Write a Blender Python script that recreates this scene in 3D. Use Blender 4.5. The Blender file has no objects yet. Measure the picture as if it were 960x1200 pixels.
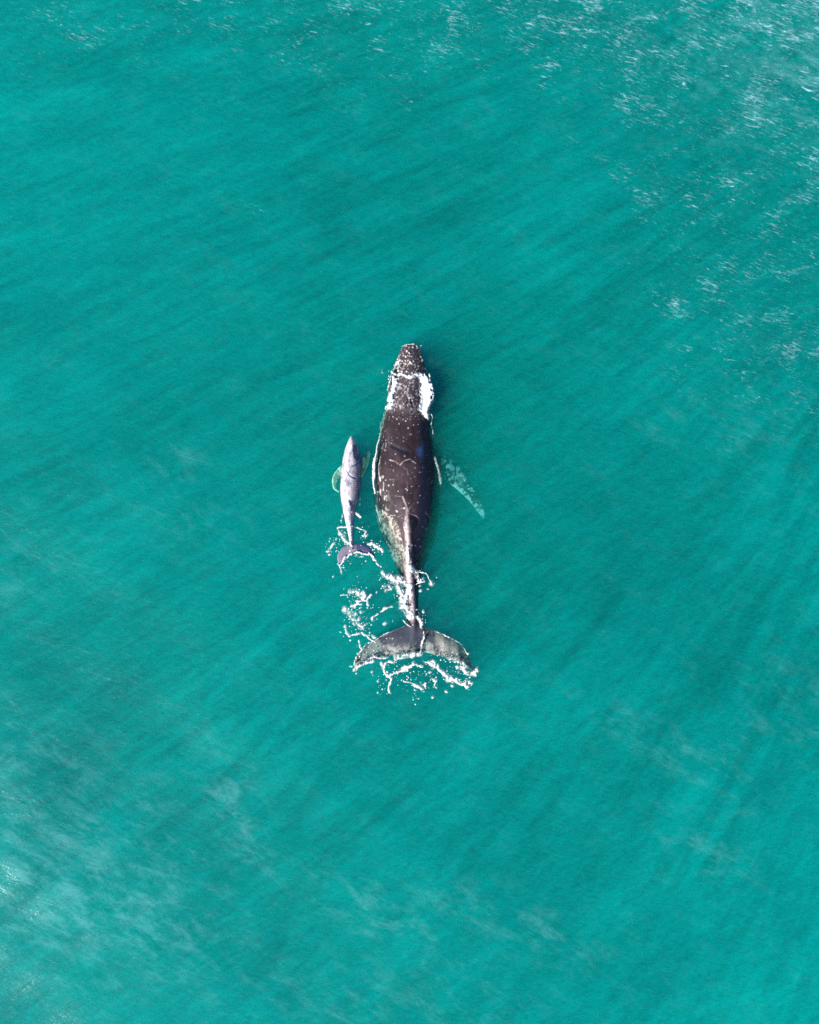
import bpy, math, random
import numpy as np
from mathutils import Vector
from mathutils.bvhtree import BVHTree

random.seed(7)
rng = np.random.default_rng(11)
S = bpy.context.scene
COL = S.collection

# ------------------------------------------------------------------ camera
H = 35.3                       # drone height over the water, metres
PPM = 960.0 / H                # photo pixels per metre on the water
cam_d = bpy.data.cameras.new('camera')
cam = bpy.data.objects.new('camera', cam_d)
COL.objects.link(cam)
cam.location = (0, 0, H)
cam.rotation_euler = (0, 0, 0)
cam_d.sensor_fit = 'HORIZONTAL'
cam_d.sensor_width = 24
cam_d.lens = 24
cam_d.clip_end = 5000
S.camera = cam

# ------------------------------------------------------------------ light
SUN_EL = math.radians(33)
AZ = math.radians(37)          # light travels towards +x,+y at this angle
to_sun = Vector((-math.cos(AZ) * math.cos(SUN_EL), -math.sin(AZ) * math.cos(SUN_EL), math.sin(SUN_EL)))
world = bpy.data.worlds.new('World')
S.world = world
world.use_nodes = True
wn = world.node_tree
sky = wn.nodes.new('ShaderNodeTexSky')
sky.sky_type = 'NISHITA'
sky.sun_disc = False
sky.sun_elevation = SUN_EL
sky.sun_rotation = math.atan2(to_sun.x, to_sun.y)
wn.links.new(sky.outputs[0], wn.nodes['Background'].inputs[0])
wn.nodes['Background'].inputs[1].default_value = 0.09
sun_d = bpy.data.lights.new('sun', 'SUN')
sun_d.energy = 4.9
sun_d.angle = math.radians(0.5)
sun_d.color = (1.0, 0.95, 0.88)
sun = bpy.data.objects.new('sun', sun_d)
COL.objects.link(sun)
sun.rotation_euler = to_sun.to_track_quat('Z', 'Y').to_euler()
sun.location = (-40, -40, 60)

vs = S.view_settings
vs.view_transform = 'Standard'
vs.look = 'None'
vs.exposure = 0.97
vs.gamma = 1
vs.use_curve_mapping = False
cy = S.cycles
cy.max_bounces = 8
cy.transparent_max_bounces = 16
cy.volume_bounces = 1
cy.use_denoising = False
cy.denoiser = 'OPENIMAGEDENOISE'
try:
    cy.denoising_prefilter = 'ACCURATE'
    cy.denoising_input_passes = 'RGB_ALBEDO_NORMAL'
except Exception:
    pass
cy.caustics_reflective = False
cy.caustics_refractive = False
cy.sample_clamp_indirect = 4


# ------------------------------------------------------------------ helpers
def W(px, py):
    """photo pixel on the water plane -> metres"""
    return (px - 480.0) / PPM, (600.0 - py) / PPM


def hash3(i, j, k, s):
    n = (i * 73856093) ^ (j * 19349663) ^ (k * 83492791) ^ (s * 2654435)
    n = (n ^ (n >> 13)) * 1274126177 & 0x7fffffff
    n = (n ^ (n >> 16)) * 668265263 & 0x7fffffff
    return (n & 0xffffff) / float(0xffffff)


def vnoise(p, seed=0):
    """value noise, p (n,3) -> 0..1"""
    f = np.floor(p).astype(np.int64)
    t = p - f
    t = t * t * (3 - 2 * t)
    out = np.zeros(len(p))
    for a in (0, 1):
        wa = t[:, 0] if a else 1 - t[:, 0]
        for b in (0, 1):
            wb = t[:, 1] if b else 1 - t[:, 1]
            for c in (0, 1):
                wc = t[:, 2] if c else 1 - t[:, 2]
                out += wa * wb * wc * hash3(f[:, 0] + a, f[:, 1] + b, f[:, 2] + c, seed)
    return out


def fbm(p, octaves=4, seed=0):
    s, a, tot = 0, 1.0, 0
    for o in range(octaves):
        s = s + a * vnoise(p * (2.03 ** o) + o * 17.3, seed + o)
        tot += a
        a *= 0.5
    return s / tot


def sstep(a, b, x):
    t = np.clip((x - a) / (b - a), 0, 1)
    return t * t * (3 - 2 * t)


def seg_dist(P, a, b):
    """distance and parameter of 2D points to a segment"""
    a = np.array(a, float); b = np.array(b, float)
    d = b - a
    L = float(d @ d) + 1e-12
    t = np.clip(((P - a) @ d) / L, 0, 1)
    q = P - (a + t[:, None] * d)
    return np.sqrt((q ** 2).sum(1)), t


def poly_dist(P, pts):
    m = np.full(len(P), 1e9)
    for a, b in zip(pts[:-1], pts[1:]):
        m = np.minimum(m, seg_dist(P, a, b)[0])
    return m


def in_poly(P, pts):
    x, y = P[:, 0], P[:, 1]
    r = np.zeros(len(P), bool)
    n = len(pts)
    for i in range(n):
        x0, y0 = pts[i]; x1, y1 = pts[(i + 1) % n]
        c = ((y0 > y) != (y1 > y)) & (x < (x1 - x0) * (y - y0) / (y1 - y0 + 1e-12) + x0)
        r ^= c
    return r


def mesh_from(name, V, F):
    me = bpy.data.meshes.new(name)
    me.from_pydata([tuple(v) for v in V], [], [tuple(f) for f in F])
    me.update()
    return me


def link(name, me, mat=None):
    o = bpy.data.objects.new(name, me)
    COL.objects.link(o)
    if mat:
        me.materials.append(mat)
    me.polygons.foreach_set('use_smooth', [True] * len(me.polygons))
    return o


def verts_np(me):
    a = np.empty(len(me.vertices) * 3, np.float32)
    me.vertices.foreach_get('co', a)
    return a.reshape(-1, 3).astype(float)


def normals_np(me):
    a = np.empty(len(me.vertices) * 3, np.float32)
    me.vertices.foreach_get('normal', a)
    return a.reshape(-1, 3).astype(float)


def spline(xs, ys, q):
    """smooth monotone-ish interpolation (cubic Hermite, finite difference tangents)"""
    xs = np.array(xs, float); ys = np.array(ys, float)
    m = np.gradient(ys, xs)
    i = np.clip(np.searchsorted(xs, q) - 1, 0, len(xs) - 2)
    h = xs[i + 1] - xs[i]
    t = np.clip((q - xs[i]) / h, 0, 1)
    return ((2 * t**3 - 3 * t**2 + 1) * ys[i] + (t**3 - 2 * t**2 + t) * h * m[i]
            + (-2 * t**3 + 3 * t**2) * ys[i + 1] + (t**3 - t**2) * h * m[i + 1])


class NT:
    """small node helper"""
    def __init__(s, mat):
        mat.use_nodes = True
        s.t = mat.node_tree
        s.t.nodes.clear()

    def n(s, typ, **kw):
        nd = s.t.nodes.new(typ)
        for k, v in kw.items():
            if k.startswith('i_'):
                key = k[2:].replace('_', ' ')
                nd.inputs[key].default_value = v
            else:
                setattr(nd, k, v)
        return nd

    def l(s, a, b):
        s.t.links.new(a, b)

    def math(s, op, a, b=None, c=None, clamp=False):
        nd = s.t.nodes.new('ShaderNodeMath')
        nd.operation = op
        nd.use_clamp = clamp
        for i, v in enumerate((a, b, c)):
            if v is None:
                continue
            if isinstance(v, (int, float)):
                nd.inputs[i].default_value = v
            else:
                s.l(v, nd.inputs[i])
        return nd.outputs[0]

    def smooth(s, x, a, b):
        nd = s.t.nodes.new('ShaderNodeMapRange')
        nd.interpolation_type = 'SMOOTHSTEP'
        nd.inputs['From Min'].default_value = a
        nd.inputs['From Max'].default_value = b
        s.l(x, nd.inputs['Value'])
        return nd.outputs[0]

    def noise(s, vec, scale, detail=4, rough=0.55, dist=0.0):
        nd = s.n('ShaderNodeTexNoise', i_Scale=scale, i_Detail=detail, i_Roughness=rough, i_Distortion=dist)
        s.l(vec, nd.inputs['Vector'])
        return nd.outputs[0]

    def mapping(s, vec, rot=0, scale=(1, 1, 1), loc=(0, 0, 0)):
        """rotate first, then stretch"""
        a = s.n('ShaderNodeMapping', vector_type='POINT')
        a.inputs['Rotation'].default_value = (0, 0, rot)
        a.inputs['Location'].default_value = loc
        s.l(vec, a.inputs['Vector'])
        b = s.n('ShaderNodeMapping', vector_type='POINT')
        b.inputs['Scale'].default_value = scale
        s.l(a.outputs[0], b.inputs['Vector'])
        return b.outputs[0]


# ------------------------------------------------------------------ water
def swell(x, y):
    z = 0.055 * np.sin(0.42 * x + 0.30 * y + 0.4)
    z += 0.04 * np.sin(-0.33 * x + 0.71 * y + 1.9)
    z += 0.022 * np.sin(1.15 * x + 1.6 * y + 0.7 + 0.8 * np.sin(0.3 * x))
    z += 0.015 * np.sin(-1.4 * x + 2.3 * y + 2.2 + 0.9 * np.sin(0.4 * x - 0.2 * y))
    return z


def axis(inner, step, outer):
    a = list(np.arange(-inner, inner + 1e-6, step))
    d, v, ext = step, inner, []
    while v < outer:
        d *= 1.35
        v += d
        ext.append(v)
    return np.array([-e for e in reversed(ext)] + a + ext)


def build_water():
    ax = axis(24, 0.16, 1500)
    ay = axis(28, 0.16, 1500)
    X, Y = np.meshgrid(ax, ay)
    nx, ny = len(ax), len(ay)
    x, y = X.ravel(), Y.ravel()
    fade = 1 - sstep(120, 400, np.hypot(x, y))
    z = swell(x, y) * fade
    P = np.stack([x, y, np.zeros_like(x)], 1)
    chopn = (fbm(P * np.array([0.9, 1.3, 1]), 3, 5) - 0.5) * 0.09
    z += chopn * fade * (0.35 + 0.9 * sstep(2, 26, x * 0.45 + y * 0.8))
    # calm the water right where the whales break it
    near = np.exp(-((x / 2.2) ** 2 + ((y - 0.4) / 7.5) ** 2))
    z *= 1 - 0.75 * near
    V = np.stack([x, y, z], 1)
    depth = -40.0
    idx = np.arange(nx * ny).reshape(ny, nx)
    F = np.stack([idx[:-1, :-1], idx[:-1, 1:], idx[1:, 1:], idx[1:, :-1]], -1).reshape(-1, 4).tolist()
    # closed skirt and bottom
    b = list(idx[0, :]) + list(idx[1:, -1]) + list(idx[-1, -2::-1]) + list(idx[-2:0:-1, 0])
    base = nx * ny
    VB = V[b].copy(); VB[:, 2] = depth
    V = np.concatenate([V, VB])
    m = len(b)
    for i in range(m):
        j = (i + 1) % m
        F.append((b[j], b[i], base + i, base + j))
    F.append(tuple(base + i for i in reversed(range(m))))
    me = mesh_from('water', V, F)
    # how choppy (with painted sky sparkles) and how milky (bubbles plus painted haze), place by place
    u = 480 + V[:, 0] * PPM; v = 600 - V[:, 1] * PPM
    Q = np.stack([u, v], 1)
    def g(cx, cy, rx, ry, ang=0):
        c, s_ = math.cos(ang), math.sin(ang)
        dx, dy = u - cx, v - cy
        return np.exp(-(((dx * c + dy * s_) / rx) ** 2 + ((-dx * s_ + dy * c) / ry) ** 2))
    chop_sparkle = 1.0 * g(1000, -20, 340, 175, 0.5) + 0.42 * g(740, 70, 190, 70, 0.5) + 0.45 * g(930, 290, 110, 170)
    chop_sparkle += 0.48 * g(480, 30, 190, 80) + 0.42 * g(120, 10, 220, 60) + 0.3 * g(880, 420, 90, 60) + 0.3 * g(780, 250, 60, 120, -0.5) + 0.22 * g(820, 340, 90, 30)
    chop_sparkle += 0.18 * g(310, 245, 25, 8) + 0.5 * sstep(980, 1400, u) * sstep(500, -400, v)
    milk_haze = 0.36 * g(60, 1010, 190, 130, 0.3) + 0.2 * g(20, 890, 70, 40) + 0.22 * g(150, 1090, 130, 60, 0.3)  # lower left: sun-glint haze painted as pale water
    milk_haze += 0.35 * g(275, 940, 25, 90, -0.35) + 0.35 * g(440, 1070, 90, 30, 0.55) + 0.35 * g(650, 1100, 70, 25, 0.55)
    milk_haze += 0.25 * g(540, 1060, 60, 30, 0.5) + 0.32 * g(790, 880, 100, 20, 0.5) + 0.28 * g(830, 1000, 70, 25, 0.6) + 0.2 * g(200, 540, 50, 30)
    milk_haze += 0.14 * g(880, 480, 60, 80) + 0.12 * g(780, 490, 40, 30) + 0.2 * g(950, 830, 90, 60) + 0.2 * g(20, 660, 60, 60) + 0.2 * g(230, 610, 60, 20)
    milk_haze += 0.36 * g(930, 60, 170, 110) + 0.25 * g(450, 1180, 150, 40) + 0.06  # upper right: painted sky sheen
    for nm, arr in (('chop_sparkle', chop_sparkle), ('milk_haze', milk_haze)):
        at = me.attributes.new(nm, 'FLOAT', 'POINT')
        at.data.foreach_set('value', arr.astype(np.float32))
    return me


def water_material():
    m = bpy.data.materials.new('sea_water')
    k = NT(m)
    out = k.n('ShaderNodeOutputMaterial')
    tc = k.n('ShaderNodeTexCoord').outputs['Object']
    chop_sparkle = k.n('ShaderNodeAttribute', attribute_name='chop_sparkle').outputs['Fac']
    milk_haze = k.n('ShaderNodeAttribute', attribute_name='milk_haze').outputs['Fac']
    # --- ripples (bump)
    v1 = k.mapping(tc, rot=math.radians(14), scale=(0.75, 2.4, 1))
    v2 = k.mapping(tc, rot=math.radians(-20), scale=(1.6, 4.6, 1))
    v3 = k.mapping(tc, rot=math.radians(28), scale=(3.0, 8.0, 1))
    n1 = k.noise(v1, 1.0, 5, 0.6, 0.6)
    n2 = k.noise(v2, 1.0, 4, 0.6, 0.5)
    n3 = k.noise(v3, 1.0, 3, 0.6, 0.3)
    hsum = k.math('ADD', k.math('MULTIPLY', n1, 0.5), k.math('ADD', k.math('MULTIPLY', n2, 0.3), k.math('MULTIPLY', n3, 0.12)))
    amp = k.math('ADD', 0.26, k.math('MULTIPLY', chop_sparkle, 1.0))
    bump = k.n('ShaderNodeBump', i_Strength=1.0, i_Distance=0.22)
    k.l(k.math('MULTIPLY', hsum, amp), bump.inputs['Height'])
    # --- Schlick reflectance
    lw = k.n('ShaderNodeLayerWeight', i_Blend=0.5)
    k.l(bump.outputs[0], lw.inputs['Normal'])
    fr = k.math('ADD', 0.014, k.math('MULTIPLY', k.math('POWER', lw.outputs['Facing'], 5), 0.98), clamp=True)
    gl = k.n('ShaderNodeBsdfGlossy', i_Roughness=0.22)
    gl.inputs['Color'].default_value = (0.75, 0.9, 1, 1)
    k.l(bump.outputs[0], gl.inputs['Normal'])
    # --- beam streaks and ripple shading painted into the see-through colour
    # painted sunbeam streaks fan out gently from the north-east
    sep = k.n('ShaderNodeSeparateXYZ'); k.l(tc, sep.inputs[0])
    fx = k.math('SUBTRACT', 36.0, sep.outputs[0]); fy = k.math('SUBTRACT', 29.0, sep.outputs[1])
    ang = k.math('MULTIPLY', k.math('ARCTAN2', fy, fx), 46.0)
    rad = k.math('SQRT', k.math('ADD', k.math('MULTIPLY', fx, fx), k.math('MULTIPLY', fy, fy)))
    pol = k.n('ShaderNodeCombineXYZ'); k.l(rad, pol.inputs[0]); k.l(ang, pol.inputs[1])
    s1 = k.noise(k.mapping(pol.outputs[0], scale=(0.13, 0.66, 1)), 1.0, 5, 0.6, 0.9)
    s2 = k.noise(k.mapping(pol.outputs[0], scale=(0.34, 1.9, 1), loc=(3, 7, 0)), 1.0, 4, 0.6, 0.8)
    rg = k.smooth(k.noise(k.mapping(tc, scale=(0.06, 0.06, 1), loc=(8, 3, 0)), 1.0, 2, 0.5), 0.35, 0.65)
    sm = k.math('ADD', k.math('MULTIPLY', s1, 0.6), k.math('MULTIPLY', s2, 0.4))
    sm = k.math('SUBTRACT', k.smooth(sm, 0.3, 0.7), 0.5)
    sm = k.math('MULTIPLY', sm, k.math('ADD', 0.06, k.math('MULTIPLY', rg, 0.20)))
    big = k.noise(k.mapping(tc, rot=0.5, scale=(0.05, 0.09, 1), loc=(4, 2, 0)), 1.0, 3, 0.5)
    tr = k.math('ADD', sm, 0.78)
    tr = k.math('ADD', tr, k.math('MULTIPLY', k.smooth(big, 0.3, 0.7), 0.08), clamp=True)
    rip = k.noise(k.mapping(tc, rot=math.radians(10), scale=(3.2, 8.5, 1), loc=(5, 2, 0)), 1.0, 4, 0.7, 0.4)
    rip = k.math('MULTIPLY', k.math('SUBTRACT', rip, 0.5), k.math('ADD', 0.60, k.math('MULTIPLY', chop_sparkle, 0.25)))
    rip2 = k.noise(k.mapping(tc, rot=math.radians(-27), scale=(0.55, 3.0, 1), loc=(2, 9, 0)), 1.0, 5, 0.65, 0.5)
    rip2 = k.math('MULTIPLY', k.math('SUBTRACT', rip2, 0.5), 0.46)
    rip3 = k.noise(k.mapping(tc, rot=math.radians(18), scale=(0.5, 1.7, 1), loc=(6, 1, 0)), 1.0, 5, 0.65, 0.6)
    rip3 = k.math('MULTIPLY', k.math('SUBTRACT', rip3, 0.5), k.math('ADD', 0.20, k.math('MULTIPLY', chop_sparkle, 0.25)))
    rip = k.math('ADD', rip, k.math('ADD', rip2, rip3))
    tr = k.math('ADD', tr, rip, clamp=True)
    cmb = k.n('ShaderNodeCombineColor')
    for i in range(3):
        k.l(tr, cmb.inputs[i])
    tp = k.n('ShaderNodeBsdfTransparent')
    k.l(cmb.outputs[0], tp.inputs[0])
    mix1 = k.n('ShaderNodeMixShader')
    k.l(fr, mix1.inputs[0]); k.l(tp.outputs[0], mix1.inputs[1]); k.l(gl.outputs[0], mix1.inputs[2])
    # --- sky sparkles painted as pale flecks; aerated patches with painted haze
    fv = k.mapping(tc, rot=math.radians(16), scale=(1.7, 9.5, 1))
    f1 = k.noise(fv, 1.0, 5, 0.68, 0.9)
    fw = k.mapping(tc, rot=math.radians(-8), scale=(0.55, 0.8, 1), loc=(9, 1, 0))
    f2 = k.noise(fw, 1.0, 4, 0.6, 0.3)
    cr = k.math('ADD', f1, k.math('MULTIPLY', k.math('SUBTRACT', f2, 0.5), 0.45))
    thr = k.math('SUBTRACT', 0.685, k.math('MULTIPLY', chop_sparkle, 0.12))
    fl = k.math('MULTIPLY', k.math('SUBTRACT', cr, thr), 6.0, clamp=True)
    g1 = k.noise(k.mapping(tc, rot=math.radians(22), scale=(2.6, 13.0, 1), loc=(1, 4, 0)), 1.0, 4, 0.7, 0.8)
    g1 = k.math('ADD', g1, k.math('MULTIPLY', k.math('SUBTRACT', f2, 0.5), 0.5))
    gf = k.math('MULTIPLY', k.math('SUBTRACT', g1, k.math('SUBTRACT', 0.665, k.math('MULTIPLY', chop_sparkle, 0.13))), 4.0, clamp=True)
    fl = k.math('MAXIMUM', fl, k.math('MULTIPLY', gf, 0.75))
    fl = k.math('MULTIPLY', fl, k.math('MINIMUM', 0.62, k.math('MULTIPLY', chop_sparkle, 2.0)))
    mv = k.mapping(tc, rot=math.radians(30), scale=(0.6, 1.4, 1), loc=(2, 5, 0))
    m1 = k.noise(mv, 1.0, 8, 0.74, 0.35)
    mf = k.math('MULTIPLY', k.smooth(k.math('ADD', m1, k.math('MULTIPLY', milk_haze, 0.22)), 0.50, 0.85), 0.5)
    mf = k.math('MULTIPLY', mf, k.math('MULTIPLY', milk_haze, 0.9))
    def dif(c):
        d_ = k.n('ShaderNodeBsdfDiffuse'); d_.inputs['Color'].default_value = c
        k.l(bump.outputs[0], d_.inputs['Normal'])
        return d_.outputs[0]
    mixm = k.n('ShaderNodeMixShader')
    k.l(mf, mixm.inputs[0]); k.l(mix1.outputs[0], mixm.inputs[1]); k.l(dif((0.24, 0.60, 0.64, 1)), mixm.inputs[2])
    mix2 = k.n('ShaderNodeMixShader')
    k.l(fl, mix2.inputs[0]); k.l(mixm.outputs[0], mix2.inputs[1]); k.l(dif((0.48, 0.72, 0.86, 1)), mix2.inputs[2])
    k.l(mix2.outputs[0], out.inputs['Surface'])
    # --- body of the sea: even turquoise scattering
    sc = k.n('ShaderNodeVolumeScatter', i_Density=0.5, i_Anisotropy=0.12)
    sc.inputs['Color'].default_value = (0.0, 0.87, 0.63, 1)
    ab = k.n('ShaderNodeVolumeAbsorption', i_Density=0.9)
    ab.inputs['Color'].default_value = (0.0, 0.965, 0.955, 1)
    ad = k.n('ShaderNodeAddShader')
    k.l(sc.outputs[0], ad.inputs[0]); k.l(ab.outputs[0], ad.inputs[1])
    k.l(ad.outputs[0], out.inputs['Volume'])
    m.cycles.homogeneous_volume = True
    return m


water = link('water', build_water(), water_material())
water['kind'] = 'structure'


# ------------------------------------------------------------------ whale bodies
def loft(rows, n=420, seg=96, e_top=2.3, e_bot=2.0, e_tail=None):
    """rows: (py, left px, right px, top z, bottom z, level z of the widest line)"""
    R = np.array(rows, float)
    t = np.linspace(0, 1, n)
    t = 0.5 * (1 - np.cos(np.pi * t)) * 0.35 + t * 0.65
    py = R[0, 0] + (R[-1, 0] - R[0, 0]) * t
    c = [spline(R[:, 0], R[:, i], py) for i in range(1, 6)]
    V = []
    ang = np.linspace(0, 2 * np.pi, seg, endpoint=False)
    for i in range(n):
        xl, _ = W(c[0][i], 0); xr, _ = W(c[1][i], 0)
        y = (600 - py[i]) / PPM
        cx, a = (xl + xr) / 2, max((xr - xl) / 2, 0.01)
        zt, zb, zc = c[2][i], c[3][i], c[4][i]
        ca, sa = np.cos(ang), np.sin(ang)
        et = e_top if e_tail is None else float(np.interp(py[i], [e_tail[0], e_tail[1]], [e_top, e_tail[2]]))
        e = np.where(sa > 0, et, e_bot)
        xx = np.sign(ca) * np.abs(ca) ** (2 / e) * a + cx
        zz = np.where(sa > 0, zc + np.abs(sa) ** (2 / e) * (zt - zc), zc - np.abs(sa) ** (2 / e) * (zc - zb))
        V.append(np.stack([xx, np.full(seg, y), zz], 1))
    V = np.concatenate(V)
    F = []
    for i in range(n - 1):
        for j in range(seg):
            a, b = i * seg + j, i * seg + (j + 1) % seg
            F.append((a, b, b + seg, a + seg))
    F.append(tuple(range(seg))[::-1])
    F.append(tuple((n - 1) * seg + j for j in range(seg)))
    return V, F


def blade(lead, trail, zfun, thick, n=90, m=24):
    """a fin between a leading and a trailing edge polyline (px), with a lens section"""
    def resample(pts, n):
        P = np.array(pts, float)
        d = np.r_[0, np.cumsum(np.hypot(*np.diff(P, axis=0).T))]
        q = np.linspace(0, d[-1], n)
        return np.stack([spline(d, P[:, 0], q), spline(d, P[:, 1], q)], 1)
    A, B = resample(lead, n), resample(trail, n)
    V, F = [], []
    for i in range(n):
        s = i / (n - 1)
        w = np.linspace(0, 1, m)
        for side in (1, -1):
            ww = w if side == 1 else w[::-1][1:-1]
            for q in ww:
                p = A[i] * (1 - q) + B[i] * q
                x, y = W(p[0], p[1])
                th = thick(s) * (max(4 * q * (1 - q), 0) ** 0.55 * (1.15 - 0.3 * q))
                V.append((x, y, zfun(s, q) + side * (0.012 + 0.5 * th)))
    per = m + m - 2
    for i in range(n - 1):
        for j in range(per):
            a, b = i * per + j, i * per + (j + 1) % per
            F.append((a, b, b + per, a + per))
    F.append(tuple(range(per))[::-1])
    F.append(tuple((n - 1) * per + j for j in range(per)))
    return np.array(V), F


def join(parts):
    V, F, o = [], [], 0
    for v, f in parts:
        V.append(v)
        F += [tuple(i + o for i in q) for q in f]
        o += len(v)
    return np.concatenate(V), F


def remeshed(name, parts, voxel, smooth=4):
    import bmesh
    V, F = join(parts)
    me = mesh_from('tmp', V, F)
    bm = bmesh.new(); bm.from_mesh(me)
    # make every shell point outwards
    bmesh.ops.recalc_face_normals(bm, faces=bm.faces)
    bm.to_mesh(me); bm.free()
    o = bpy.data.objects.new('tmp', me)
    COL.objects.link(o)
    r = o.modifiers.new('r', 'REMESH'); r.mode = 'VOXEL'; r.voxel_size = voxel; r.adaptivity = 0
    s = o.modifiers.new('s', 'SMOOTH'); s.factor = 0.5; s.iterations = smooth
    dg = bpy.context.evaluated_depsgraph_get()
    res = bpy.data.meshes.new_from_object(o.evaluated_get(dg), depsgraph=dg)
    res.name = name
    bpy.data.objects.remove(o)
    bpy.data.meshes.remove(me)
    return res


def set_co(me, V):
    me.vertices.foreach_set('co', V.astype(np.float32).ravel())
    me.update()


def set_color(me, C, rough):
    at = me.attributes.new('hide', 'FLOAT_COLOR', 'POINT')
    A = np.concatenate([np.clip(C, 0, 1), np.ones((len(C), 1))], 1)
    at.data.foreach_set('color', A.astype(np.float32).ravel())
    r = me.attributes.new('gloss', 'FLOAT', 'POINT')
    r.data.foreach_set('value', rough.astype(np.float32))


def hide_material(name, spec=0.16):
    m = bpy.data.materials.new(name)
    k = NT(m)
    out = k.n('ShaderNodeOutputMaterial')
    b = k.n('ShaderNodeBsdfPrincipled')
    c = k.n('ShaderNodeAttribute', attribute_name='hide')
    g = k.n('ShaderNodeAttribute', attribute_name='gloss')
    tc = k.n('ShaderNodeTexCoord').outputs['Object']
    fine = k.noise(k.mapping(tc, scale=(22, 7, 22)), 1.0, 4, 0.6)
    hsv = k.n('ShaderNodeHueSaturation')
    k.l(k.math('ADD', 0.72, k.math('MULTIPLY', fine, 0.56)), hsv.inputs['Value'])
    k.l(c.outputs['Color'], hsv.inputs['Color'])
    k.l(hsv.outputs[0], b.inputs['Base Color'])
    k.l(g.outputs['Fac'], b.inputs['Roughness'])
    b.inputs['Specular IOR Level'].default_value = spec
    bp = k.n('ShaderNodeBump', i_Strength=0.5, i_Distance=0.03)
    k.l(fine, bp.inputs['Height'])
    k.l(bp.outputs[0], b.inputs['Normal'])
    k.l(b.outputs[0], out.inputs['Surface'])
    return m


def cell_spots(P, cell, keep, seed, rmin, rmax, stretch=(1, 1, 1)):
    """scattered round spots: 3D jittered cells; returns 0..1 coverage"""
    q = P / (cell * np.array(stretch))
    f = np.floor(q).astype(np.int64)
    best = np.zeros(len(P))
    for a in (-1, 0, 1):
        for b in (-1, 0, 1):
            for c in (-1, 0, 1):
                g0, g1, g2 = f[:, 0] + a, f[:, 1] + b, f[:, 2] + c
                jx = hash3(g0, g1, g2, seed); jy = hash3(g0, g1, g2, seed + 1); jz = hash3(g0, g1, g2, seed + 2)
                on = hash3(g0, g1, g2, seed + 3) < keep
                rr = rmin + (rmax - rmin) * hash3(g0, g1, g2, seed + 4) ** 2
                d = np.sqrt(((q[:, 0] - g0 - jx) * cell) ** 2 + ((q[:, 1] - g1 - jy) * cell) ** 2 + ((q[:, 2] - g2 - jz) * cell) ** 2)
                best = np.maximum(best, np.where(on, np.clip(1.25 * (1 - d / rr) * 1.6, 0, 1), 0))
    return best


def px_of(V):
    k = H / (H - V[:, 2])
    return np.stack([480 + V[:, 0] * PPM * k, 600 - V[:, 1] * PPM * k], 1)


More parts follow.
